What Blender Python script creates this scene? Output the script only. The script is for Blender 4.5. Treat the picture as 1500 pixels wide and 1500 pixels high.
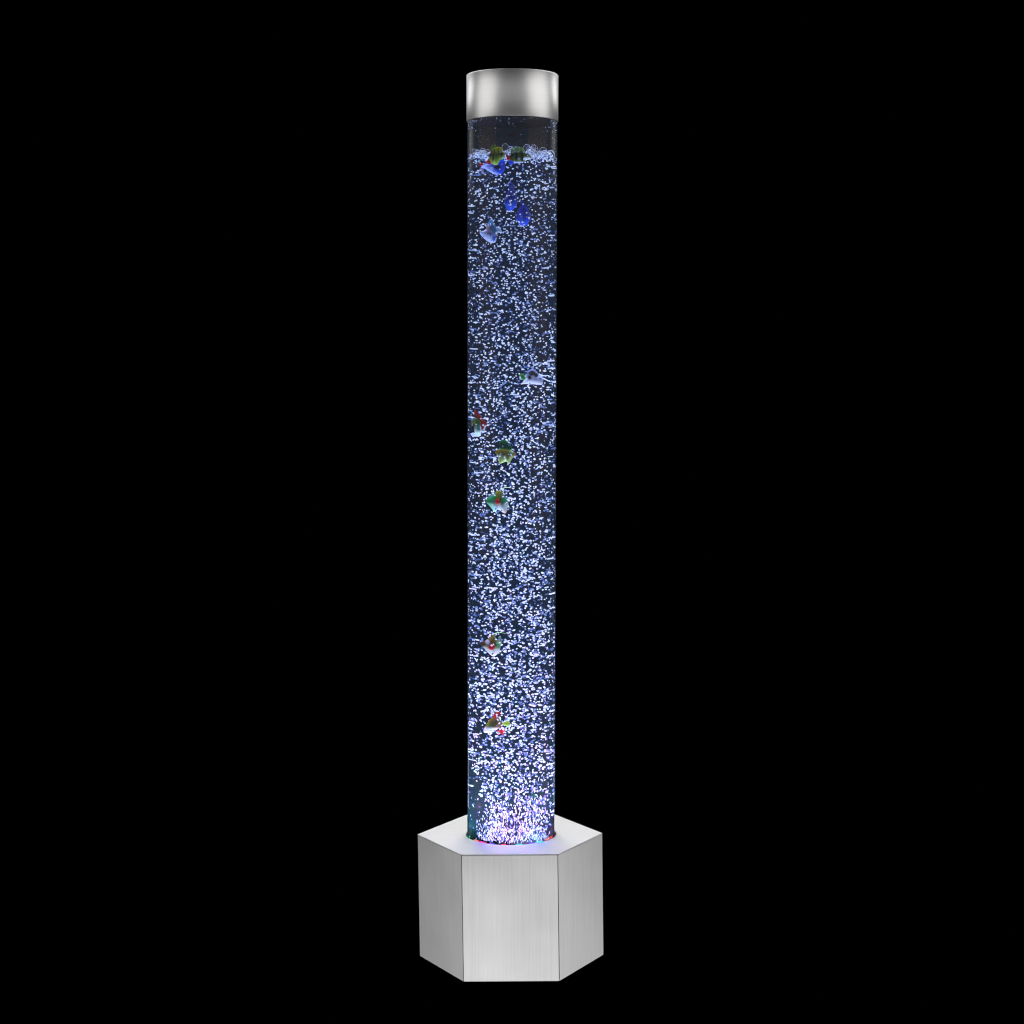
import bpy, bmesh, math, random
import numpy as np
from mathutils import Vector, Matrix

for o in list(bpy.data.objects):
    bpy.data.objects.remove(o)
sc = bpy.context.scene
C = sc.collection
rnd = random.Random(7)
rg = np.random.default_rng(11)

# ------------------------------------------------------------------ camera
F_PX, PITCH, YAW, ROLL = 2714.9, 0.07576, 0.00243, -0.00748
cam = bpy.data.cameras.new('camera')
cam.sensor_width = 36
cam.lens = 36 * F_PX / 1500
cam.clip_start, cam.clip_end = 0.05, 50
co = bpy.data.objects.new('camera', cam)
C.objects.link(co)
fw = Vector((math.sin(YAW) * math.cos(PITCH), math.cos(YAW) * math.cos(PITCH), -math.sin(PITCH)))
rt = fw.cross(Vector((0, 0, 1))).normalized()
up = rt.cross(fw)
r2 = rt * math.cos(ROLL) + up * math.sin(ROLL)
u2 = -rt * math.sin(ROLL) + up * math.cos(ROLL)
M = Matrix((r2, u2, -fw)).transposed().to_4x4()
M.translation = (0, -3.1175, 1.00075)
co.matrix_world = M
sc.camera = co

# ------------------------------------------------------------------ world, exposure, render settings
w = bpy.data.worlds.new('World')
sc.world = w
w.use_nodes = True
w.node_tree.nodes['Background'].inputs[0].default_value = (0, 0, 0, 1)
w.node_tree.nodes['Background'].inputs[1].default_value = 0
sc.view_settings.view_transform = 'Standard'
sc.view_settings.look = 'None'
sc.view_settings.exposure = 0
sc.view_settings.gamma = 1
sc.view_settings.use_curve_mapping = False
sc.render.engine = 'CYCLES'
cy = sc.cycles
cy.caustics_refractive = False
cy.caustics_reflective = False
cy.max_bounces = 14
cy.diffuse_bounces = 3
cy.glossy_bounces = 4
cy.transmission_bounces = 8
cy.transparent_max_bounces = 40
cy.volume_bounces = 0
cy.use_denoising = True
cy.filter_width = 1.2
cy.denoising_prefilter = 'ACCURATE'

# ------------------------------------------------------------------ studio lamps and added low fills (all out of frame)
def area(name, loc, target, sx, sy, radiance, col=(1, 1, 1)):
    l = bpy.data.lights.new(name, 'AREA')
    l.shape = 'RECTANGLE'
    l.size, l.size_y = sx, sy
    l.energy = radiance * math.pi * sx * sy
    l.color = col
    o = bpy.data.objects.new(name, l)
    C.objects.link(o)
    o.location = loc
    o.rotation_euler = (Vector(target) - Vector(loc)).to_track_quat('-Z', 'Y').to_euler()
    return o

def azi(deg, d, z):        # azimuth from the camera side, + to the right
    a = math.radians(deg)
    return (math.sin(a) * d, -math.cos(a) * d, z)

CAP = (0.013, 0, 1.45)
BOX = (0, 0, 0.12)
area('strip_softbox_right', azi(70, 2.0, 1.75), CAP, 2.3, 2.5, 1.08, (1, .992, .98))
area('strip_softbox_left', azi(-68, 2.0, 1.75), CAP, 2.1, 2.5, 1.0, (1, .992, .98))
area('rim_softbox_right', azi(132, 2.9, 2.14), CAP, 1.2, 1.1, 1.8)
area('rim_softbox_left', azi(-132, 2.9, 2.14), CAP, 1.2, 1.1, 1.9)
area('front_fill_softbox', (0, -3.4, 2.3), CAP, 5.0, 3.0, .27)
area('low_fill_right', azi(94, 2.2, -0.55), BOX, 1.3, 1.0, 2.2)  # added fill from below ground level, brightens the right side panels
area('low_fill_left', azi(-94, 2.2, -0.55), BOX, 1.3, 1.0, 1.7)  # weaker added fill for the left side panels
area('floor_bounce_fill', (0, -1.15, -0.35), (0, -.1, .08), 1.3, 0.7, 1.3)  # added lamp in place of white floor bounce on the front panel
area('overhead_back_softbox', (0, 1.9, 2.7), (0, 0, .21), 2.0, 1.2, 6.3)

# ------------------------------------------------------------------ sizes (metres)
HEX_R, HEX_ROT, HEX_H = 0.158, -0.0059, 0.2128
TUBE_R, CAP_R, CAP_Z0, CAP_Z1 = 0.075, 0.0762, 1.414, 1.4893
WATER_Z = 1.354
LEAN = 0.00917                     # the tube leans a hair to the right
HOLE_R = 0.0768

# coloured LED ring in the base lights the water; bubble fill is added below
def led_light(name, loc, energy, col, falloff=None, size=0.012, shadow=False):
    l = bpy.data.lights.new(name, 'POINT')
    l.energy = energy
    l.color = col
    l.shadow_soft_size = size
    l.use_shadow = shadow
    if falloff:
        l.use_nodes = True
        nt = l.node_tree
        em = next(n for n in nt.nodes if n.type == 'EMISSION')
        lf = nt.nodes.new('ShaderNodeLightFalloff')
        lf.inputs['Strength'].default_value = 1.0
        nt.links.new(lf.outputs[falloff], em.inputs['Strength'])
    o = bpy.data.objects.new(name, l)
    C.objects.link(o)
    o.location = loc
    return o

led_light('column_led', (0, -.06, .10), 66.0, (.36, .55, 1.0), 'Constant', size=0)
led_light('bubble_led', (0, -.05, -.55), 80.0, (1.0, .95, .97), 'Quadratic', size=0)  # added fill under the lamp, whitens the lower bubbles; no diode sits here
led_light('green_led', (-.067, -.012, .234), .42, (.02, 1, .35), size=0)
led_light('teal_led', (-.060, .030, .230), .25, (.02, .45, 1), size=0)
led_light('jet_blue_led', (-.045, -.045, .216), .25, (.15, .1, 1), size=0)
led_light('red_led', (.067, -.008, .222), .13, (1, .02, .2), size=0)
led_light('violet_led', (.055, .036, .228), .12, (.5, .05, 1), size=0)
led_light('jet_magenta_led', (.012, -.03, .232), 3.0, (1, .15, .5), size=0)
led_light('jet_cyan_led', (.035, -.04, .220), 1.2, (.1, .9, 1), size=0)

# ------------------------------------------------------------------ node helpers
def new_mat(name):
    m = bpy.data.materials.new(name)
    m.use_nodes = True
    nt = m.node_tree
    nt.nodes.clear()
    out = nt.nodes.new('ShaderNodeOutputMaterial')
    return m, nt, out

def nd(nt, typ, **kw):
    n = nt.nodes.new(typ)
    for k, v in kw.items():
        if k.startswith('_'):
            setattr(n, k[1:], v)
        else:
            n.inputs[k.replace('__', ' ')].default_value = v
    return n

def ramp(nt, src, stops):
    r = nt.nodes.new('ShaderNodeValToRGB')
    e = r.color_ramp.elements
    while len(e) < len(stops):
        e.new(0.5)
    for i, (p, c) in enumerate(stops):
        e[i].position = p
        e[i].color = (*c, 1) if len(c) == 3 else c
    nt.links.new(src, r.inputs[0])
    return r

def brushed(name, scale, base, rough=0.38, bump=0.05, aniso=0.0, grain=.07):
    """brushed stainless steel; scale = noise scale per axis (small along the brushing)"""
    m, nt, out = new_mat(name)
    tc = nd(nt, 'ShaderNodeTexCoord')
    mp = nd(nt, 'ShaderNodeMapping')
    mp.inputs['Scale'].default_value = scale
    nt.links.new(tc.outputs['Object'], mp.inputs[0])
    n1 = nd(nt, 'ShaderNodeTexNoise', Scale=1.0, Detail=6.0, Roughness=.65)
    nt.links.new(mp.outputs[0], n1.inputs['Vector'])
    n2 = nd(nt, 'ShaderNodeTexNoise', Scale=9.0, Detail=3.0)
    nt.links.new(tc.outputs['Object'], n2.inputs['Vector'])
    b = base
    r1 = ramp(nt, n1.outputs[0], [(.3, [c * (1 - grain) for c in b]), (.7, [min(1, c * (1 + grain)) for c in b])])
    r2_ = ramp(nt, n2.outputs[0], [(.3, (rough - .03,) * 3), (.7, (rough + .04,) * 3)])
    bs = nd(nt, 'ShaderNodeBsdfPrincipled', Metallic=1.0)
    nt.links.new(r1.outputs[0], bs.inputs['Base Color'])
    nt.links.new(r2_.outputs[0], bs.inputs['Roughness'])
    if aniso:
        bs.inputs['Anisotropic'].default_value = aniso
        tg = nd(nt, 'ShaderNodeTangent', _direction_type='RADIAL', _axis='Z')
        nt.links.new(tg.outputs[0], bs.inputs['Tangent'])
    bp = nd(nt, 'ShaderNodeBump', Strength=bump, Distance=.0004)
    nt.links.new(n1.outputs[0], bp.inputs['Height'])
    nt.links.new(bp.outputs[0], bs.inputs['Normal'])
    nt.links.new(bs.outputs[0], out.inputs[0])
    return m

def plain(name, col, rough=.5, metallic=0.0, spec=.5):
    m, nt, out = new_mat(name)
    bs = nd(nt, 'ShaderNodeBsdfPrincipled', Metallic=metallic, Roughness=rough)
    bs.inputs['Base Color'].default_value = (*col, 1)
    bs.inputs['Specular IOR Level'].default_value = spec
    n = nd(nt, 'ShaderNodeTexNoise', Scale=60.0, Detail=3.0)
    bp = nd(nt, 'ShaderNodeBump', Strength=.05, Distance=.001)
    nt.links.new(n.outputs[0], bp.inputs['Height'])
    nt.links.new(bp.outputs[0], bs.inputs['Normal'])
    nt.links.new(bs.outputs[0], out.inputs[0])
    return m

def glow(name, col, s):
    m, nt, out = new_mat(name)
    e = nd(nt, 'ShaderNodeEmission', Strength=s)
    e.inputs[0].default_value = (*col, 1)
    nt.links.new(e.outputs[0], out.inputs[0])
    return m

M_panel = brushed('brushed_steel_panel', (420, 420, 5), (.72, .72, .72), .40, .12)
M_top = brushed('brushed_steel_top', (6, 420, 420), (.80, .80, .80), .54, .06, grain=.03)
M_cap = brushed('spun_steel', (6, 6, 500), (.86, .86, .86), .42, .03, aniso=.0, grain=.03)
M_dark = plain('dark_gap', (.012, .012, .012), .7)
M_under = plain('dark_plastic', (.002, .003, .009), .3, spec=.25)
M_collar = plain('frosted_dark_plastic', (.006, .008, .012), .6, spec=.12)
M_floor = plain('black_rubber', (.02, .02, .03), .3)
M_print = plain('dark_red_print', (.05, .008, .006), .6)

def tube_material():
    m, nt, out = new_mat('clear_acrylic')
    tr = nd(nt, 'ShaderNodeBsdfTransparent')
    tr.inputs[0].default_value = (.985, .99, .995, 1)
    gl = nd(nt, 'ShaderNodeBsdfGlossy', Roughness=.17)
    lw = nd(nt, 'ShaderNodeLayerWeight', Blend=.5)
    fr = nd(nt, 'ShaderNodeMath', _operation='POWER')
    fr.inputs[1].default_value = 5
    nt.links.new(lw.outputs['Facing'], fr.inputs[0])
    gc = ramp(nt, lw.outputs['Facing'], [(.45, (1, .60, .25)), (.75, (.72, .84, 1))])  # brown of the softbox reflections tinted in, bluish towards the edges
    nt.links.new(gc.outputs[0], gl.inputs[0])
    ad = nd(nt, 'ShaderNodeMath', _operation='ADD')
    ad.inputs[1].default_value = .03
    nt.links.new(fr.outputs[0], ad.inputs[0])
    mt = nd(nt, 'ShaderNodeMath', _operation='MULTIPLY')
    mt.inputs[1].default_value = .16
    nt.links.new(ad.outputs[0], mt.inputs[0])
    mx = nd(nt, 'ShaderNodeMixShader')
    nt.links.new(mt.outputs[0], mx.inputs[0])
    nt.links.new(tr.outputs[0], mx.inputs[1])
    nt.links.new(gl.outputs[0], mx.inputs[2])
    df = nd(nt, 'ShaderNodeBsdfDiffuse')
    df.inputs[0].default_value = (.35, .45, .6, 1)
    mx2 = nd(nt, 'ShaderNodeMixShader', Fac=.035)
    nt.links.new(mx.outputs[0], mx2.inputs[1])
    nt.links.new(df.outputs[0], mx2.inputs[2])
    nt.links.new(mx2.outputs[0], out.inputs[0])
    return m

def water_material():
    m, nt, out = new_mat('lit_water')
    rf = nd(nt, 'ShaderNodeBsdfRefraction', IOR=1.33, Roughness=0.0)
    rf.inputs[0].default_value = (1, 1, 1, 1)
    nt.links.new(rf.outputs[0], out.inputs['Surface'])
    vs = nd(nt, 'ShaderNodeVolumeScatter', Density=.36, Anisotropy=0.0)
    vs.inputs['Color'].default_value = (.25, .42, .95, 1)
    nt.links.new(vs.outputs[0], out.inputs['Volume'])
    return m

def bubble_material():
    m, nt, out = new_mat('air_bubble')
    geo = nd(nt, 'ShaderNodeNewGeometry')
    rp = ramp(nt, geo.outputs['Random Per Island'], [  # random tints paint in bright bubbles and dim, blurred ones behind
        (0.0, (.95, .97, 1)), (.55, (.85, .90, 1)), (.60, (.34, .45, .72)), (.82, (.15, .23, .46)), (1.0, (.07, .12, .28))])
    df = nd(nt, 'ShaderNodeBsdfDiffuse')
    tl = nd(nt, 'ShaderNodeBsdfTranslucent')
    nt.links.new(rp.outputs[0], df.inputs[0])
    nt.links.new(rp.outputs[0], tl.inputs[0])
    mx = nd(nt, 'ShaderNodeMixShader', Fac=.5)
    nt.links.new(df.outputs[0], mx.inputs[1])
    nt.links.new(tl.outputs[0], mx.inputs[2])
    nt.links.new(mx.outputs[0], out.inputs[0])
    return m

def foam_material():
    m, nt, out = new_mat('foam_film')
    lw = nd(nt, 'ShaderNodeLayerWeight', Blend=.35)
    rp = ramp(nt, lw.outputs['Facing'], [(.50, (.02,) * 3), (.88, (1,) * 3)])
    tr = nd(nt, 'ShaderNodeBsdfTransparent')
    df = nd(nt, 'ShaderNodeBsdfDiffuse')
    df.inputs[0].default_value = (.72, .80, 1, 1)
    tl = nd(nt, 'ShaderNodeBsdfTranslucent')
    tl.inputs[0].default_value = (.72, .80, 1, 1)
    a = nd(nt, 'ShaderNodeMixShader', Fac=.5)
    nt.links.new(df.outputs[0], a.inputs[1])
    nt.links.new(tl.outputs[0], a.inputs[2])
    mx = nd(nt, 'ShaderNodeMixShader')
    nt.links.new(rp.outputs[0], mx.inputs[0])
    nt.links.new(tr.outputs[0], mx.inputs[1])
    nt.links.new(a.outputs[0], mx.inputs[2])
    nt.links.new(mx.outputs[0], out.inputs[0])
    return m

def fish_material():
    m, nt, out = new_mat('painted_fish')
    at = nd(nt, 'ShaderNodeVertexColor', _layer_name='paint')
    n = nd(nt, 'ShaderNodeTexNoise', Scale=900.0, Detail=3.0)
    rp = ramp(nt, n.outputs[0], [(.3, (.85,) * 3), (.7, (1.4,) * 3)])
    mu = nd(nt, 'ShaderNodeMix', _data_type='RGBA', _blend_type='MULTIPLY')
    mu.inputs[0].default_value = 1
    nt.links.new(at.outputs[0], mu.inputs[6])
    nt.links.new(rp.outputs[0], mu.inputs[7])
    bs = nd(nt, 'ShaderNodeBsdfPrincipled', Roughness=.3)
    nt.links.new(mu.outputs[2], bs.inputs['Base Color'])
    tl = nd(nt, 'ShaderNodeBsdfTranslucent')
    nt.links.new(mu.outputs[2], tl.inputs[0])
    mx = nd(nt, 'ShaderNodeMixShader', Fac=.45)
    nt.links.new(bs.outputs[0], mx.inputs[1])
    nt.links.new(tl.outputs[0], mx.inputs[2])
    nt.links.new(mx.outputs[0], out.inputs[0])
    return m

M_tube, M_water, M_bubble, M_foam, M_fish = tube_material(), water_material(), bubble_material(), foam_material(), fish_material()

# ------------------------------------------------------------------ mesh helpers
def link_bm(name, bm, mat, parent=None, smooth=False):
    me = bpy.data.meshes.new(name)
    bmesh.ops.recalc_face_normals(bm, faces=bm.faces)
    bm.to_mesh(me)
    bm.free()
    if smooth:
        for p in me.polygons:
            p.use_smooth = True
    me.materials.append(mat)
    o = bpy.data.objects.new(name, me)
    C.objects.link(o)
    if parent:
        o.parent = parent
    return o

def tag(o, label=None, cat=None, group=None, kind=None):
    if label: o['label'] = label
    if cat: o['category'] = cat
    if group: o['group'] = group
    if kind: o['kind'] = kind
    return o

def empty(name, loc=(0, 0, 0)):
    o = bpy.data.objects.new(name, None)
    o.empty_display_size = .05
    C.objects.link(o)
    o.location = loc
    return o

def prism(bm, pts, z0, z1):
    lo = [bm.verts.new((x, y, z0)) for x, y in pts]
    hi = [bm.verts.new((x, y, z1)) for x, y in pts]
    n = len(pts)
    for i in range(n):
        bm.faces.new((lo[i], lo[(i + 1) % n], hi[(i + 1) % n], hi[i]))
    bm.faces.new(hi)
    bm.faces.new(lo[::-1])

def lathe(bm, prof, n=128, closed=False):
    rings = []
    for r, z in prof:
        rings.append([bm.verts.new((r * math.cos(2 * math.pi * k / n), r * math.sin(2 * math.pi * k / n), z)) for k in range(n)])
    m = len(prof)
    for i in range(m if closed else m - 1):
        a, b = rings[i], rings[(i + 1) % m]
        for k in range(n):
            bm.faces.new((a[k], a[(k + 1) % n], b[(k + 1) % n], b[k]))
    if not closed:
        bm.faces.new(rings[0][::-1])
        bm.faces.new(rings[-1])
    return rings

def sharp_by_angle(o, ang=35):
    me = o.data
    me.polygons.foreach_set('use_smooth', [True] * len(me.polygons))
    me.set_sharp_from_angle(angle=math.radians(ang))

def lean(o):
    o.rotation_euler = (0, LEAN, 0)

# ------------------------------------------------------------------ THE LAMP
lamp = tag(empty('bubble_lamp'), 'tall clear bubble tube lamp with steel cap on hexagonal brushed steel base', 'lamp')

def hexpt(k, r=HEX_R):
    a = HEX_ROT + math.radians(60 * k)
    return Vector((r * math.cos(a), r * math.sin(a), 0))

bm = bmesh.new()
prism(bm, [tuple(hexpt(k, HEX_R - .0030).xy) for k in range(6)], .001, HEX_H - .0030)
base = link_bm('base', bm, M_dark, lamp)

T = .0022
for k in range(6):
    a, b = hexpt(k), hexpt(k + 1)
    d = (b - a).normalized()
    nrm = Vector((-d.y, d.x, 0))          # inward
    g = .00055
    p0, p1 = a + d * g, b - d * g
    q1, q0 = b - d * (g + T * .6) + nrm * T, a + d * (g + T * .6) + nrm * T
    bm = bmesh.new()
    # the panel bottom runs a few millimetres off square, as on the real sheet-metal box
    skew = Vector((.0015, .0015, 0))
    pts = [p0, p1, q1, q0]
    lo = [bm.verts.new(p + skew * .9) for p in pts]
    hi = [bm.verts.new(p + Vector((0, 0, HEX_H - .0016))) for p in pts]
    for i in range(4):
        bm.faces.new((lo[i], lo[(i + 1) % 4], hi[(i + 1) % 4], hi[i]))
    bm.faces.new(hi)
    bm.faces.new(lo[::-1])
    bmesh.ops.bevel(bm, geom=list(bm.edges), offset=.0005, segments=2, affect='EDGES')
    pn = link_bm('side_panel', bm, M_panel, base)
    sharp_by_angle(pn)

# top plate with the round hole
bm = bmesh.new()
N = 96
z0, z1 = HEX_H - .0011, HEX_H
def hex_ring(r, z):
    vs = []
    for i in range(N):
        s = i / N * 6
        k = int(s); f = s - k
        p = hexpt(k, r).lerp(hexpt(k + 1, r), f)
        vs.append(bm.verts.new((p.x, p.y, z)))
    return vs
def circ_ring(r, z):
    return [bm.verts.new((.002 + r * math.cos(HEX_ROT + 2 * math.pi * i / N), r * math.sin(HEX_ROT + 2 * math.pi * i / N), z)) for i in range(N)]
rings = [hex_ring(HEX_R - .0004, z0), hex_ring(HEX_R, z0 + .0004), hex_ring(HEX_R, z1 - .0004), hex_ring(HEX_R - .0006, z1),
         circ_ring(HOLE_R + .0006, z1), circ_ring(HOLE_R, z1 - .0006), circ_ring(HOLE_R, z0)]
for i in range(7):
    a, b = rings[i], rings[(i + 1) % 7]
    for k in range(N):
        bm.faces.new((a[k], a[(k + 1) % N], b[(k + 1) % N], b[k]))
tp = link_bm('top_plate', bm, M_top, base)
sharp_by_angle(tp)

# tube, cap
bm = bmesh.new()
lathe(bm, [(TUBE_R, HEX_H - .002), (TUBE_R, CAP_Z0 + .02), (TUBE_R - .0012, CAP_Z0 + .02), (TUBE_R - .0012, HEX_H - .002)], 160, closed=True)
tube = link_bm('tube', bm, M_tube, lamp); sharp_by_angle(tube); lean(tube)

bm = bmesh.new()
lathe(bm, [(TUBE_R + .0001, CAP_Z0), (CAP_R - .0004, CAP_Z0), (CAP_R, CAP_Z0 + .0005), (CAP_R, CAP_Z1 - .0008), (CAP_R - .0008, CAP_Z1)], 160)
cap = link_bm('cap', bm, M_cap, lamp); sharp_by_angle(cap, 50); lean(cap)
bm = bmesh.new()
lathe(bm, [(TUBE_R - .0018, CAP_Z0 - .0015), (TUBE_R - .0018, CAP_Z0 - .0005)], 96)
ud = link_bm('liner', bm, M_under, cap); sharp_by_angle(ud)

# floor of the tube with the LED ring and nozzle plate
bm = bmesh.new()
lathe(bm, [(TUBE_R - .0018, HEX_H - .010), (TUBE_R - .0018, HEX_H - .0035)], 96)
fl = link_bm('nozzle_plate', bm, M_floor, lamp)
led_cols = [('red', (1, .06, .10)), ('orange', (1, .30, .12)), ('violet', (.25, .10, 1)), ('blue', (.06, .16, 1)), ('green', (.02, 1, .30)), ('cyan', (.10, .8, .9)), ('magenta', (1, .08, .45))]
M_led = {n: glow('led_' + n, c, 1.1) for n, c in led_cols}
for deg, nm, ln in ((187, 'green', .005), (213, 'orange', .008), (226, 'magenta', .011), (243, 'violet', .006), (261, 'red', .005), (283, 'cyan', .007), (303, 'violet', .006),
                    (316, 'cyan', .009), (334, 'orange', .006), (348, 'red', .010), (10, 'magenta', .008), (50, 'violet', .008), (90, 'blue', .008), (130, 'green', .008), (165, 'blue', .008)):
    a = math.radians(deg)
    bm = bmesh.new()
    bmesh.ops.create_uvsphere(bm, u_segments=16, v_segments=8, radius=1,
        matrix=Matrix.Translation((.0650 * math.cos(a), .0650 * math.sin(a), HEX_H - .0030)) @ Matrix.Rotation(a, 4, 'Z') @ Matrix.Diagonal((.0045, ln, .0022, 1)))
    link_bm('light_diode', bm, M_led[nm], lamp, smooth=True)

# added dark collar round the tube's back, hides the bright plate behind
bm = bmesh.new()
prev = None
for i in range(65):
    a = math.radians(-14 + 208 * i / 64)
    rr = [(r * math.cos(a), r * math.sin(a), z) for r, z in ((.0728, HEX_H - .003), (.0728, HEX_H + .030), (.0718, HEX_H + .030), (.0718, HEX_H - .003))]
    ring = [bm.verts.new(p) for p in rr]
    if prev:
        for k in range(4):
            bm.faces.new((prev[k], prev[(k + 1) % 4], ring[(k + 1) % 4], ring[k]))
    else:
        bm.faces.new(ring)
    prev = ring
bm.faces.new(prev[::-1])
collar = link_bm('added_collar', bm, M_collar, lamp); sharp_by_angle(collar)

# level mark printed on the tube, under the cap
cu = bpy.data.curves.new('level_mark', 'FONT')
cu.body = 'MAX'
cu.size = .0075
cu.align_x = 'CENTER'
cu.extrude = .00005
tmp = bpy.data.objects.new('level_mark_text', cu)
me = bpy.data.meshes.new_from_object(tmp)
bpy.data.objects.remove(tmp)
R_ = TUBE_R + .0003
ofs = Vector((0, 0, 1.3800))
for v in me.vertices:
    th = v.co.x / R_
    rr = R_ + v.co.z
    v.co = Vector((rr * math.sin(th), -rr * math.cos(th), ofs.z + v.co.y))
me.materials.append(M_print)
mk = bpy.data.objects.new('level_mark', me)
C.objects.link(mk); mk.parent = lamp; lean(mk)

# ------------------------------------------------------------------ WATER
bm = bmesh.new()
lathe(bm, [(TUBE_R - .0013, HEX_H - .0030), (TUBE_R - .0013, WATER_Z - .001), (TUBE_R - .0018, WATER_Z)], 192)
water = link_bm('water', bm, M_water); sharp_by_angle(water); lean(water)
tag(water, 'clear water filling the lit tube, glowing faint blue', 'water', kind='structure')

# ------------------------------------------------------------------ BUBBLES
def blob_mesh(name, pos, rad, axes, mat, subdiv=1, smooth=True):
    """many little ellipsoids in one mesh. axes: (n,3,3) scaled rotation matrices"""
    b = bmesh.new()
    bmesh.ops.create_icosphere(b, subdivisions=subdiv, radius=1)
    bv = np.array([v.co[:] for v in b.verts])
    bf = np.array([[v.index for v in f.verts] for f in b.faces])
    b.free()
    n, nv, nf = len(pos), len(bv), len(bf)
    V = np.einsum('nij,vj->nvi', axes * rad[:, None, None], bv) + pos[:, None, :]
    F = bf[None] + (np.arange(n) * nv)[:, None, None]
    me = bpy.data.meshes.new(name)
    me.vertices.add(n * nv)
    me.vertices.foreach_set('co', V.reshape(-1).astype(np.float32))
    me.loops.add(n * nf * 3)
    me.loops.foreach_set('vertex_index', F.reshape(-1).astype(np.int32))
    me.polygons.add(n * nf)
    me.polygons.foreach_set('loop_start', (np.arange(n * nf) * 3).astype(np.int32))
    me.polygons.foreach_set('use_smooth', np.full(n * nf, smooth))
    me.update(calc_edges=True)
    me.materials.append(mat)
    o = bpy.data.objects.new(name, me)
    C.objects.link(o)
    return o

def rand_axes(n, stretch, vert=None):
    A = rg.normal(size=(n, 3, 3))
    Q = np.linalg.qr(A)[0]
    S = np.ones((n, 3))
    S[:, 0] = stretch
    S[:, 1:] /= np.sqrt(stretch)[:, None]
    if vert is not None:        # long axis turned towards vertical
        m = vert
        ax = np.zeros((m.sum(), 3)); ax[:, 2] = 1; ax[:, :2] = rg.normal(size=(m.sum(), 2)) * .22
        ax /= np.linalg.norm(ax, axis=1)[:, None]
        o = np.cross(ax, [1., 0, 0]); o /= np.linalg.norm(o, axis=1)[:, None]
        Q[m] = np.stack([ax, o, np.cross(ax, o)], axis=2)
    return Q * S[:, None, :]

ZB, ZT = HEX_H + .001, WATER_Z - .004
def bubble_field(n):
    out = []
    while len(out) < n:
        z = rg.uniform(ZB, ZT)
        h = z - ZB
        # plume: leaves the nozzles as two jets and opens out to the full bore
        rmax = .0705
        x, y = rg.uniform(-rmax, rmax, 2)
        if x * x + y * y > rmax * rmax:
            continue
        if h < .17:
            wl = -.026 - .046 * min(1, max(0, (h - .045) / .11))
            wr = .050 + .022 * min(1, h / .10)
            if x < wl and rg.random() > .05: continue
            if x > wr and rg.random() > .15: continue
            if abs(y) > .052 + .02 * h / .17: continue
        # clumps and gaps
        q = math.sin(x * 130 + 3 * math.sin(z * 31)) * math.sin(z * 90 + y * 60 + 2 * math.sin(x * 70)) * math.sin(y * 110 + z * 23)
        if rg.random() > .80 + .5 * q: continue
        dens = 1.0 if h < .5 else 1.0 - .25 * (h - .5) / .64
        if rg.random() > dens: continue
        out.append((x, y, z))
    return np.array(out)

P = bubble_field(10200)
n = len(P)
hh = P[:, 2] - ZB
rad = rg.uniform(.0010, .0017, n) * np.where(rg.random(n) < .25, 1.25, 1.0)
rad *= np.clip(1.0 - .18 * (hh - .3) / .8, .8, 1.0)
st = rg.uniform(1.0, 1.55, n)
low = (hh < .10) & (rg.random(n) < 1.1 - hh / .10)
st[low] *= 1.25
bub = blob_mesh('bubbles', P, rad, rand_axes(n, st, low), M_bubble)
lean(bub)
tag(bub, 'swarm of small bright air bubbles rising through the lit water', 'bubbles', kind='stuff')

# dense jets right above the nozzles
def jets(n):
    x = np.concatenate([rg.normal(-.022, .014, n // 2), rg.normal(-.0 + .026, .015, n - n // 2)])
    y = rg.normal(-.03, .022, n)
    z = ZB + rg.exponential(.036, n)
    k = (x * x + y * y < .069 ** 2) & (z < ZB + .12)
    return np.stack([x, y, z], 1)[k]
P2 = jets(1000)
a = np.radians(rg.uniform(214, 334, 260))         # and along the front rim
r = rg.uniform(.056, .0705, 260)
P2 = np.concatenate([P2, np.stack([r * np.cos(a), r * np.sin(a), ZB + rg.exponential(.007, 260)], 1)])
n = len(P2)
jb = blob_mesh('bubbles', P2, rg.uniform(.0007, .0011, n), rand_axes(n, rg.uniform(1.6, 3.2, n), np.ones(n, bool)), M_bubble)
lean(jb)
tag(jb, 'dense streams of bubbles leaving the nozzles at the foot of the tube', 'bubbles', kind='stuff')

# ------------------------------------------------------------------ FOAM on the water
fr_, fp_ = [], []
for i in range(300):
    a, r = rg.uniform(0, 2 * math.pi), .068 * math.sqrt(rg.random())
    x, y = r * math.cos(a), r * math.sin(a)
    lump = .5 + .5 * math.sin(x * 95 + 1.3) * math.cos(y * 60 + .4)
    if y < -.034 and (-.040 < x < -.014 or -.005 < x < .024): continue
    rr = rg.uniform(.0022, .0048) if rg.random() < .8 else rg.uniform(.005, .008)
    rr = min(rr, .0725 - r) if .0725 - r > .0015 else .0015
    fp_.append((x, y, WATER_Z - .001 + rg.uniform(0, .010) * (.35 + lump)))
    fr_.append(rr)
for x, y, r, dz in ((-.058, -.036, .0060, .004), (-.050, -.044, .0052, .006), (-.043, -.050, .0058, .004), (-.011, -.060, .0072, .009), (-.003, -.062, .0055, .007),
                    (.024, -.056, .0070, .009), (.033, -.052, .0056, .008), (.041, -.048, .0050, .005), (.052, -.040, .0066, .008), (.060, -.030, .0055, .005), (.008, -.063, .005, .008)):
    fp_.append((x * .97, y + .004, WATER_Z + dz)); fr_.append(r)
n = len(fp_)
foam = blob_mesh('foam', np.array(fp_), np.array(fr_), rand_axes(n, rg.uniform(1, 1.25, n)), M_foam, subdiv=2)
n = 900                       # froth beads packed between the larger bubbles
a, r = rg.uniform(0, 2 * math.pi, n), .0705 * np.sqrt(rg.random(n))
bx, by = r * np.cos(a), r * np.sin(a)
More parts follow.
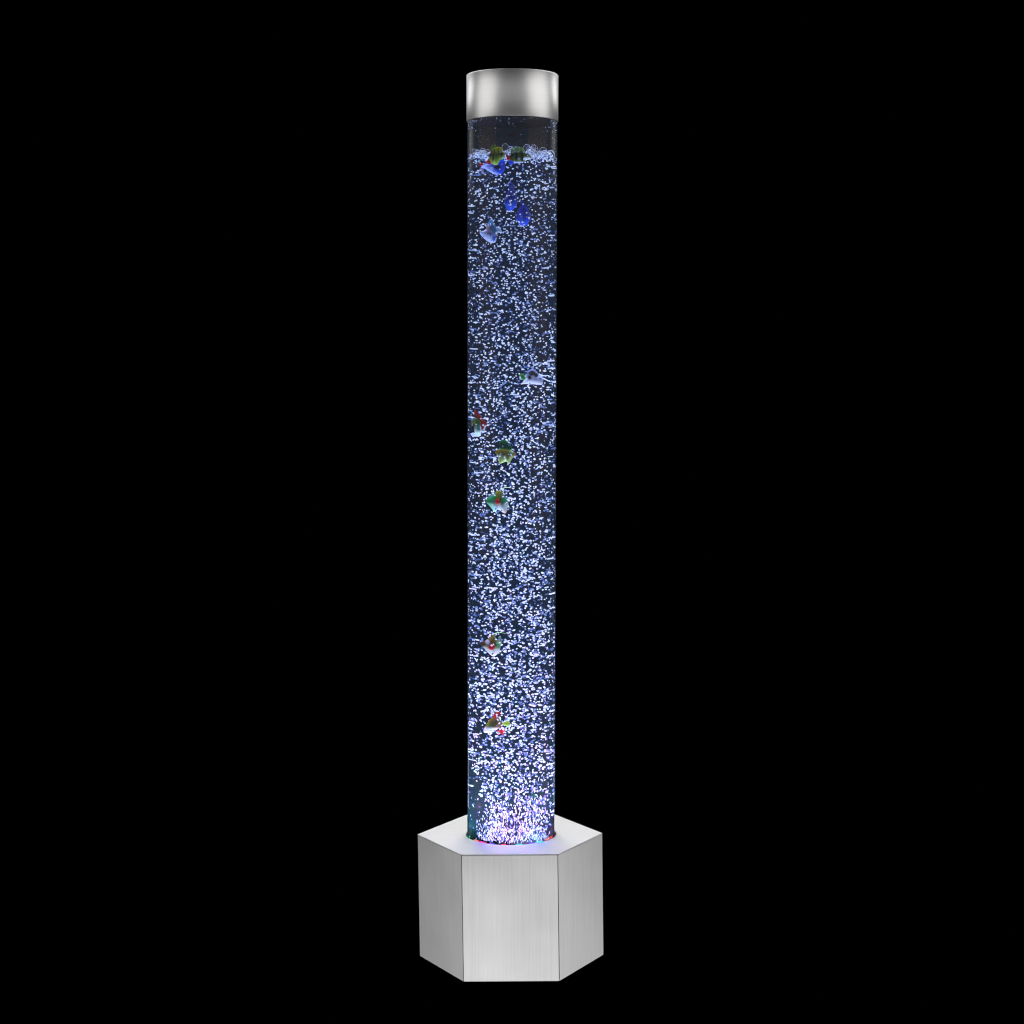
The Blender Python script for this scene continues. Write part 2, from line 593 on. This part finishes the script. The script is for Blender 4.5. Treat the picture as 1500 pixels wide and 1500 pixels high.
bz = WATER_Z - .0035 - .016 * rg.random(n) * (.5 + .5 * np.sin(bx * 140) * np.cos(by * 90)) + rg.random(n) * (.006 + .008 * (.5 + .5 * np.sin(bx * 95 + 1.3) * np.cos(by * 60 + .4)))
keep = ~((by < -.034) & (((bx > -.038) & (bx < -.015)) | ((bx > -.004) & (bx < .022))))
bp_ = np.stack([bx, by, bz], 1)[keep]
n = len(bp_)
beads = blob_mesh('froth', bp_, rg.uniform(.0007, .0013, n), rand_axes(n, rg.uniform(1, 2.6, n)), M_bubble)
bm = bmesh.new()
bm.from_mesh(beads.data)
for fc in bm.faces: fc.material_index = 1
bm.from_mesh(foam.data)
bm.to_mesh(foam.data)
bm.free()
foam.data.materials.append(M_bubble)
bpy.data.objects.remove(beads)
lean(foam)
tag(foam, 'ragged white and blue foam floating on the water under the cap', 'foam', kind='stuff')

# condensation under the cap
n = 90
a = rg.uniform(math.pi, 2 * math.pi, n)
dp = np.stack([(TUBE_R - .0020) * np.cos(a), (TUBE_R - .0020) * np.sin(a), CAP_Z0 - rg.exponential(.010, n) - .002], 1)
dp = dp[dp[:, 2] > WATER_Z + .02]
dr = blob_mesh('water_droplets', dp, rg.uniform(.0003, .0008, len(dp)), rand_axes(len(dp), np.ones(len(dp))), M_bubble)
lean(dr)
tag(dr, 'tiny water droplets clinging inside the tube below the steel cap', 'droplets', kind='stuff')

# ------------------------------------------------------------------ FISH
PX = .00110          # metres per outline unit
def smooth_poly(pts, n=64):
    """closed Catmull-Rom through the outline, n samples"""
    m = len(pts)
    out = []
    for i in range(n):
        s = i / n * m
        k = int(s); t = s - k
        p0, p1, p2, p3 = [np.array(pts[(k + j) % m], float) for j in (-1, 0, 1, 2)]
        out.append(.5 * ((2 * p1) + (p2 - p0) * t + (2 * p0 - 5 * p1 + 4 * p2 - p3) * t * t + (3 * p1 - p0 - 3 * p2 + p3) * t ** 3))
    return np.array(out)

def solid(name, pts, thick, paint, parent, n=64, y=0.0, sx=1.0):
    """an outline filled out to a lens-shaped solid: name, outline (units), half thickness (units)"""
    P = smooth_poly(pts, n)
    c = P.mean(0)
    lv = [1.0, .97, .9, .8, .68, .55, .42, .28, .14]
    bm = bmesh.new()
    col = []
    def add(p, yy):
        col.append(paint(p[0], p[1]))
        return bm.verts.new((p[0] * PX * sx, yy * PX + y * PX, p[1] * PX))
    rim = [add(p, 0) for p in P]
    for sgn in (-1, 1):
        prev = rim
        for s in lv[1:]:
            h = thick * math.sqrt(max(0, 1 - s ** 2.2))
            ring = [add(c + (p - c) * s, sgn * h) for p in P]
            for k in range(n):
                bm.faces.new((prev[k], prev[(k + 1) % n], ring[(k + 1) % n], ring[k]))
            prev = ring
        ctr = add(c, sgn * thick)
        for k in range(n):
            bm.faces.new((prev[k], prev[(k + 1) % n], ctr))
    o = link_bm(name, bm, M_fish, parent, smooth=True)
    ca = o.data.color_attributes.new('paint', 'FLOAT_COLOR', 'POINT')
    ca.data.foreach_set('color', np.array([(*q, 1) for q in col], dtype=np.float32).reshape(-1))
    return o

def streamer(name, pts, w, colr, parent, y=0.0, sx=1.0):
    """thin trailing ray of a fin"""
    bm = bmesh.new()
    prev = None
    pts = [np.array(p, float) for p in pts]
    fine = []
    for i in range(len(pts) - 1):
        p0 = pts[max(i - 1, 0)]; p1 = pts[i]; p2 = pts[i + 1]; p3 = pts[min(i + 2, len(pts) - 1)]
        for t in np.linspace(0, 1, 6, endpoint=False):
            fine.append(.5 * ((2 * p1) + (p2 - p0) * t + (2 * p0 - 5 * p1 + 4 * p2 - p3) * t * t + (3 * p1 - p0 - 3 * p2 + p3) * t ** 3))
    fine.append(pts[-1])
    m = len(fine)
    for i, p in enumerate(fine):
        d = fine[min(i + 1, m - 1)] - fine[max(i - 1, 0)]
        d = d / np.linalg.norm(d)
        nn = np.array([-d[1], d[0]])
        ww = w * (1 - .75 * i / (m - 1))
        ring = []
        for k in range(6):
            q = 2 * math.pi * k / 6
            pp = p + nn * ww * math.cos(q)
            ring.append(bm.verts.new((pp[0] * PX * sx, (y + ww * math.sin(q)) * PX, pp[1] * PX)))
        if prev:
            for k in range(6):
                bm.faces.new((prev[k], prev[(k + 1) % 6], ring[(k + 1) % 6], ring[k]))
        else:
            bm.faces.new(ring[::-1])
        prev = ring
    bm.faces.new(prev)
    o = link_bm(name, bm, M_fish, parent, smooth=True)
    ca = o.data.color_attributes.new('paint', 'FLOAT_COLOR', 'POINT')
    ca.data.foreach_set('color', np.array([(*colr, 1)] * len(o.data.vertices), dtype=np.float32).reshape(-1))
    return o

def mixc(a, b, t):
    t = min(1, max(0, t))
    return tuple(x * (1 - t) + y_ * t for x, y_ in zip(a, b))
def sm(e0, e1, x):
    t = min(1, max(0, (x - e0) / (e1 - e0)))
    return t * t * (3 - 2 * t)
def vgrad(top, bot, y1, y0):                 # back-to-belly paint; light from below painted in as paler belly
    return lambda x, y: mixc(bot, top, sm(y0, y1, y))
def spots(basef, lst):                        # (x, y, rx, ry, colour)
    def f(x, y):
        c = basef(x, y)
        for (a, b, rx, ry, cc) in lst:
            d = math.hypot((x - a) / rx, (y - b) / ry)
            c = mixc(cc, c, sm(.75, 1.15, d))
        return c
    return f
def flat(c):
    return lambda x, y: c

RED, WHITE, BLACK = (.55, .005, .01), (.85, .9, .95), (.004, .005, .008)
OLIVE, LIME, GREEN, TEAL = (.20, .20, .01), (.45, .60, .10), (.01, .22, .03), (.05, .35, .28)
BLUE, DBLUE, LILAC = (.02, .12, .75), (.005, .02, .35), (.5, .6, .95)
SX = .96
fish_list = []

def fish(loc, label, yaw=0, sx=SX):
    if loc[2] < 1.3:
        loc = (loc[0] * .95, loc[1] + .012, loc[2])
    root = empty('ornamental_fish')
    m = Matrix.Rotation(LEAN, 4, 'Y') @ Matrix.Translation(Vector(loc)) @ Matrix.Rotation(math.radians(yaw), 4, 'Z')
    root.matrix_world = m
    tag(root, label, 'fish', 'ornamental fish drifting in the bubble tube')
    return root
def eye(root, x, y, r, yoff, white=True, sx=SX):
    if white:
        solid('eye', [(x - r, y), (x, y + r), (x + r, y), (x, y - r)], r * .5,
              spots(flat(WHITE), [(x, y, r * .55, r * .55, BLACK)]), root, n=16, y=yoff, sx=sx)
    else:
        solid('eye', [(x - r, y), (x, y + r), (x + r, y), (x, y - r)], r * .5, flat(BLACK), root, n=16, y=yoff, sx=sx)

# striped fish, left of the pair at the surface
f = fish((-.0272, -.045, 1.3526), 'olive and lime fish with black stripes and red tail, left of the surface pair', 6)
solid('body', [(-8, 7), (0, 13), (9, 12.5), (12, 5), (14.7, -1.3), (8.8, -8), (3.7, -15.3), (-3.7, -13), (-8, -5)], 4.2,
      spots(vgrad((.20, .21, .008), (.42, .62, .06), 6, -12), [(-2.4, 1, 1.6, 11, BLACK), (-6.2, 4, 1.3, 7, BLACK), (9.4, 0, 1.7, 5.2, BLACK), (3.5, 7, 1.0, 6, (.05, .07, .005))]), f)
solid('tail_fin', [(-12, -10), (-8, -6.5), (-5, -9), (-5.6, -13), (-9, -14)], 1.6, flat(RED), f, 32)
solid('dorsal_fin', [(-8, 8), (-6, 14), (-1, 16.5), (0, 13)], .9, flat((.05, .16, .03)), f, 32)
eye(f, 11.2, 1.6, 1.2, -2.4)

f = fish((.0065, -.045, 1.3511), 'dark green fish with upright black stripes and white belly edge, right of the surface pair', -4)
solid('body', [(-8.8, 4.8), (-6.6, 11.4), (2.2, 15), (11, 12), (14.6, 4.8), (20.5, -2.5), (13, -7), (6, -10.6), (-3.7, -11), (-8.8, -7)], 4.2,
      spots(vgrad((.06, .15, .015), (.16, .22, .015), 10, -6),
            [(-6.3, 0, 1.4, 9, BLACK), (0, -1, 1.6, 9, BLACK), (7.8, -1, 1.7, 10, BLACK), (2, -11.5, 16, 2.6, LILAC), (15, -5, 5, 3.6, WHITE), (15.5, 0, 1.3, 4.4, BLACK)]), f)
solid('tail_fin', [(-15, 2.5), (-11, 4.5), (-7.6, 1), (-8.4, -6), (-13, -6)], 1.6, flat(RED), f, 32)
solid('pelvic_fin', [(-11, -9), (-6, -7.5), (-3, -10.5), (-6, -13), (-10, -13)], 1.2, flat(BLUE), f, 32, y=-1)
eye(f, 16.8, -3.0, 1.2, -1.6)

f = fish((-.0282, -.033, 1.3325), 'blue and lilac fish with a black patch, just below the striped pair', 0)
solid('body', [(-17, 3), (-10.5, 5), (-3, 8), (5, 9), (12, 11), (16.7, 6), (14.5, -7), (5, -11), (-5, -6), (-12, -1)], 3.6,
      spots(lambda x, y: mixc(LILAC, BLUE, sm(-7, 3, x + y * .9)), [(5.7, 0, 4.4, 3.2, BLACK), (-2, -1, 2.4, 1.8, WHITE)]), f)
solid('tail_fin', [(-21, 6), (-17, 7.5), (-13, 5.2), (-15, 3), (-19, 3)], 1.2, flat(RED), f, 32)
solid('pelvic_fin', [(-17, 1), (-13, -1), (-13, -9), (-16, -6)], .9, flat((.7, .62, .85)), f, 32)
eye(f, 12.5, 4, 1.2, -2.4)

f = fish((-.0022, -.024, 1.2833), 'small deep blue fish nose down, upper left of the two blue ones', 12)
solid('body', [(0, 17), (-4, 7), (-7.6, -7.6), (-1.6, -19.6), (6.8, -12.4), (8, 2), (4.4, 12)], 3.6,
      vgrad((.006, .02, .30), (.03, .14, .85), 8, -14), f)
solid('tail_fin', [(0, 23), (-2.4, 15), (1.5, 12), (5, 17)], 1.0, flat(DBLUE), f, 32)
solid('side_fin', [(6, 6), (12, 2), (10, -5), (6, -2)], .8, flat((.01, .02, .12)), f, 32)
eye(f, -.5, -15, 1.1, -2.2)

f = fish((.0173, -.038, 1.2577), 'deep blue fish nose down, lower right of the two blue ones', -10)
solid('body', [(-1.6, 12), (-7.6, 6), (-10, -7), (-5, -17), (2.4, -18), (9, -7), (6.5, 3), (2, 10)], 4,
      vgrad((.006, .02, .30), (.03, .14, .85), 8, -14), f)
solid('tail_fin', [(-4, 19), (-5, 11), (0, 9), (2.5, 13)], 1.0, flat(DBLUE), f, 32)
solid('pectoral_fin', [(-5, -2), (0, 1), (2, -6), (-3, -9)], 1.0, flat((.02, .08, .6)), f, 32, y=-3.6)
eye(f, 0, -13, 1.2, -3.0)

f = fish((-.034, -.040, 1.2291), 'pale blue and white fish with teal back, alone lower left of the blue pair', 0, .92)
solid('body', [(-15.6, -1.6), (-6.6, 2), (-3, 10.4), (1.8, 18), (8, 9), (10, -2.8), (9, -16), (.6, -17), (-9, -10)], 3.8,
      spots(lambda x, y: mixc(mixc(LILAC, WHITE, .4), (.06, .28, .5), sm(-4, 4, x * .7 + y)), [(-3, 2, 2.1, 9, (.65, .35, .33)), (0, -3, 5, .8, DBLUE), (1, -6, 4, .7, DBLUE), (6, -11, 2.6, 4.5, (.05, .2, .7))]), f, sx=.92)  # salmon stripe: warm lamp reflection of the tube, painted on the body
solid('tail_fin', [(9, 4), (13, 6), (18.6, -2.8), (13, -2), (9, -3)], 1.0, flat((.55, .68, .8)), f, 32, sx=.92)
eye(f, -9, -1.4, 1.2, -2.0, sx=.92)

f = fish((.0328, -.040, .9891), 'white fish with black patch and green fin, near the right tube wall', 4, .98)
solid('body', [(-8, 9), (-1, 12.5), (5, 8.5), (8.4, 3), (13, 0), (12, -10), (0, -10.4), (-9.6, -10), (-16, -9), (-11, -2)], 4,
      spots(vgrad((.30, .38, .62), (.85, .88, .95), 7, -6), [(-2, 6.5, 5, 4, BLACK), (3.5, 3.5, 3, 3.4, BLACK), (-5.5, 0, 2.6, 3.4, BLACK), (-1, 0, 2.2, 2.2, WHITE)]), f)
solid('pectoral_fin', [(-19, 3), (-15, 6), (-11, 2), (-12, -4), (-17, -2)], 1.2, flat((.12, .5, .12)), f, 32, y=-1.5)
solid('pelvic_fin', [(-19, -5), (-15, -4), (-13, -8.5), (-17, -8)], .8, flat((.01, .01, .08)), f, 32)
streamer('dorsal_fin', [(-2, 11), (1, 19), (9, 22), (18, 20), (24, 19)], .8, (.7, .78, .9), f)
streamer('tail_fin', [(7, 5), (14, 3), (22, 3.5), (29, 1)], 1.2, (.8, .85, .95), f)
streamer('tail_fin', [(9, 0), (16, -2), (24, -5), (30, -4)], 1.2, (.8, .85, .95), f)
eye(f, -10.5, -4.5, 1.2, -2.2)

f = fish((-.0535, -.036, .9108), 'red, green and white fish against the left wall of the tube', -38, 1.15)
solid('body', [(-6.3, 5), (-3.7, 10), (1.7, 10), (5.7, -6), (3.7, -14), (-3, -14.7), (-5.7, -6)], 3.6,
      spots(vgrad((.005, .16, .01), (.75, .95, .85), 3, -11), [(-5, 0, 1.6, 9, (.5, .22, .05)), (2.5, -5, 2.2, 6, TEAL)]), f, sx=1.15)
solid('dorsal_fin', [(-5, 23), (.3, 19), (5, 12.7), (11, 5.3), (14.3, 1.3), (11, -4), (7, -7.3), (3.3, 5), (-4.3, 9)], 1.4,
      spots(flat((.45, .004, .008)), [(12, -4, 2.2, 4, WHITE)]), f, 64, sx=1.15)
solid('tail_fin', [(-7, -12), (-2, -13), (5, -15), (1, -18), (-9, -17), (-13, -14)], 1.0, flat(WHITE), f, 32, sx=1.15)
solid('pectoral_fin', [(-9, 10), (-7, 4), (-9, -2), (-11.4, 4)], .9, flat((.5, .6, .2)), f, 32, sx=1.15)
eye(f, -1, -11, 1.1, -2.0, sx=1.15)

f = fish((-.011, -.047, .8622), 'fish with a dark green crest and pale lime belly, above the red-spotted one', 5)
solid('body', [(-13.3, 3.7), (-7.3, 8), (2.7, 8), (15.3, 1), (10, -6.3), (5.3, -15), (2, -11), (-6.7, -13.7), (-9.3, -3)], 3.8,
      spots(vgrad((.22, .17, .01), (.6, .75, .3), 2, -8), [(4, -4, 1.2, 3.6, (.3, .02, .03)), (13.5, .5, 2, 1.6, RED), (9, 2, 4, 4, (.10, .3, .12))]), f)
solid('dorsal_fin', [(-7.3, 18.3), (-1.3, 21.7), (7, 15.5), (9.3, 7.3), (2, 5), (-6, 7.3)], 1.8, flat((.004, .17, .03)), f, 48)
streamer('fin_ray', [(-3, 20), (-8, 21), (-13, 18)], .7, (.6, .75, .8), f)
eye(f, -9.6, 3, 1.2, -1.8)

f = fish((-.021, -.054, .7846), 'green and yellow fish with a round red spot, trailing white fin ray', 8)
solid('body', [(-18.4, 1.2), (-7.6, 10.8), (0, 17), (6.2, 17), (7, 11), (11.6, 2.4), (12.8, -3.6), (10, -18), (-.4, -12.5), (-5, -15.8), (-12.4, -7.2)], 4.2,
      spots(lambda x, y: mixc(mixc(WHITE, (.35, .85, .65), sm(-2, -10, x)), (.01, .30, .09), sm(-8, 1, y)),  # white underside includes painted glare of the light below
            [(.5, 11, 4.6, 9, (.30, .27, .01)), (10, -15, 3, 5, (.75, .6, .45))]), f)
solid('eye', [(-6, 0), (-2, 4.3), (2, 0), (-2, -4.3)], 2.0, spots(flat((.65, .005, .005)), [(-2, 0, 1, 1, (.3, 0, 0))]), f, 24, y=-3.6)
streamer('dorsal_fin', [(4, 16), (8, 20.5), (14, 21), (22, 19)], .9, (.75, .85, .7), f)
streamer('pelvic_fin', [(10, -1), (13, -5), (15, -10)], .9, (.7, .9, .85), f)
streamer('pelvic_fin', [(-6, -11), (-3, -17), (-1, -20)], 1.0, (.6, .95, .85), f)

f = fish((-.034, -.047, .5431), 'brown and olive fish with a red spot, upper of the two lowest fish', 0)
solid('body', [(-17, 4), (-9, 6), (-1, 11), (5, 16), (10, 8), (15, 1), (12, -11), (5, -17), (-3, -11), (-11, -2)], 3.8,
      spots(vgrad((.16, .13, .01), (.8, .9, .85), 2, -8), [(-12, 3, 5.5, 5, (.05, .025, .008)), (12, 1, 3, 6, (.15, .5, .2)), (-3.5, 5, 3, 4, (.5, .5, .7))]), f)
solid('pectoral_fin', [(-2.5, -3), (0, 1), (5, 2), (6.5, -3), (2, -7)], 1.8, flat(RED), f, 32, y=-3.2)
solid('tail_fin', [(12, 12), (15, 14), (17, 4), (13, 0)], .9, flat((.2, .5, .25)), f, 32)
streamer('dorsal_fin', [(5, 17), (12, 20), (22, 18)], .7, (.5, .75, .4), f)
eye(f, -13, 2.5, 1.2, -1.8)

f = fish((-.0273, -.047, .4107), 'olive brown fish with red crest, lime tail and star-shaped red fin, lowest in the tube', 0)
solid('body', [(-12.4, -4.3), (-4.5, 8.2), (1.4, 13), (6, 12), (7, 8.2), (11.6, .3), (7, -6.4), (-3.3, -13.4), (-14.6, -13.4)], 4,
      spots(vgrad((.14, .11, .01), (.9, .95, .95), -4, -8), [(3, 13, 5, 5, (.3, .005, .01)), (-5, -1, 4, 3, (.05, .14, .04)), (-4, -10, 2.5, 1.6, (.3, .75, .7))]), f)
solid('crest', [(0, 12), (2.4, 17), (9, 18), (7, 11)], 1.2, flat((.35, .005, .01)), f, 32)
solid('tail_fin', [(11.5, 0), (15, 4.5), (19, 6), (22, 1), (20, -3.5), (14, -2.5)], 1.2, flat((.42, .62, .12)), f, 40)
solid('pelvic_fin', [(9.5, -6), (11.3, -9.6), (15.5, -10), (12.6, -13), (14, -18), (9.8, -15), (5.5, -17.5), (6.6, -12.6), (3.5, -10), (8, -9.6)], 1.3, flat(RED), f, 60, y=-1.5)
eye(f, -9.5, -5.2, 1.2, -2.0)

# ------------------------------------------------------------------ the column LEDs light what is inside the tube, not the steel box around them
inside = bpy.data.collections.new('inside_the_tube')
foot = bpy.data.collections.new('foot_of_the_tube')
air = bpy.data.collections.new('air_and_fish')
for o in list(C.objects):
    r = o
    while r.parent: r = r.parent
    if o.type != 'MESH': continue
    if r.name.split('.')[0] in ('water', 'bubbles', 'foam', 'water_droplets', 'ornamental_fish') or o.name == 'tube':
        inside.objects.link(o)
        foot.objects.link(o)
        if o.name not in ('water', 'tube'): air.objects.link(o)
    elif o.name in ('added_collar', 'nozzle_plate'):
        foot.objects.link(o)
for o in C.objects:
    if o.type == 'LIGHT' and '_led' in o.name:
        o.light_linking.receiver_collection = inside if o.name.startswith('column') else air if o.name.startswith(('bubble', 'jet')) else foot
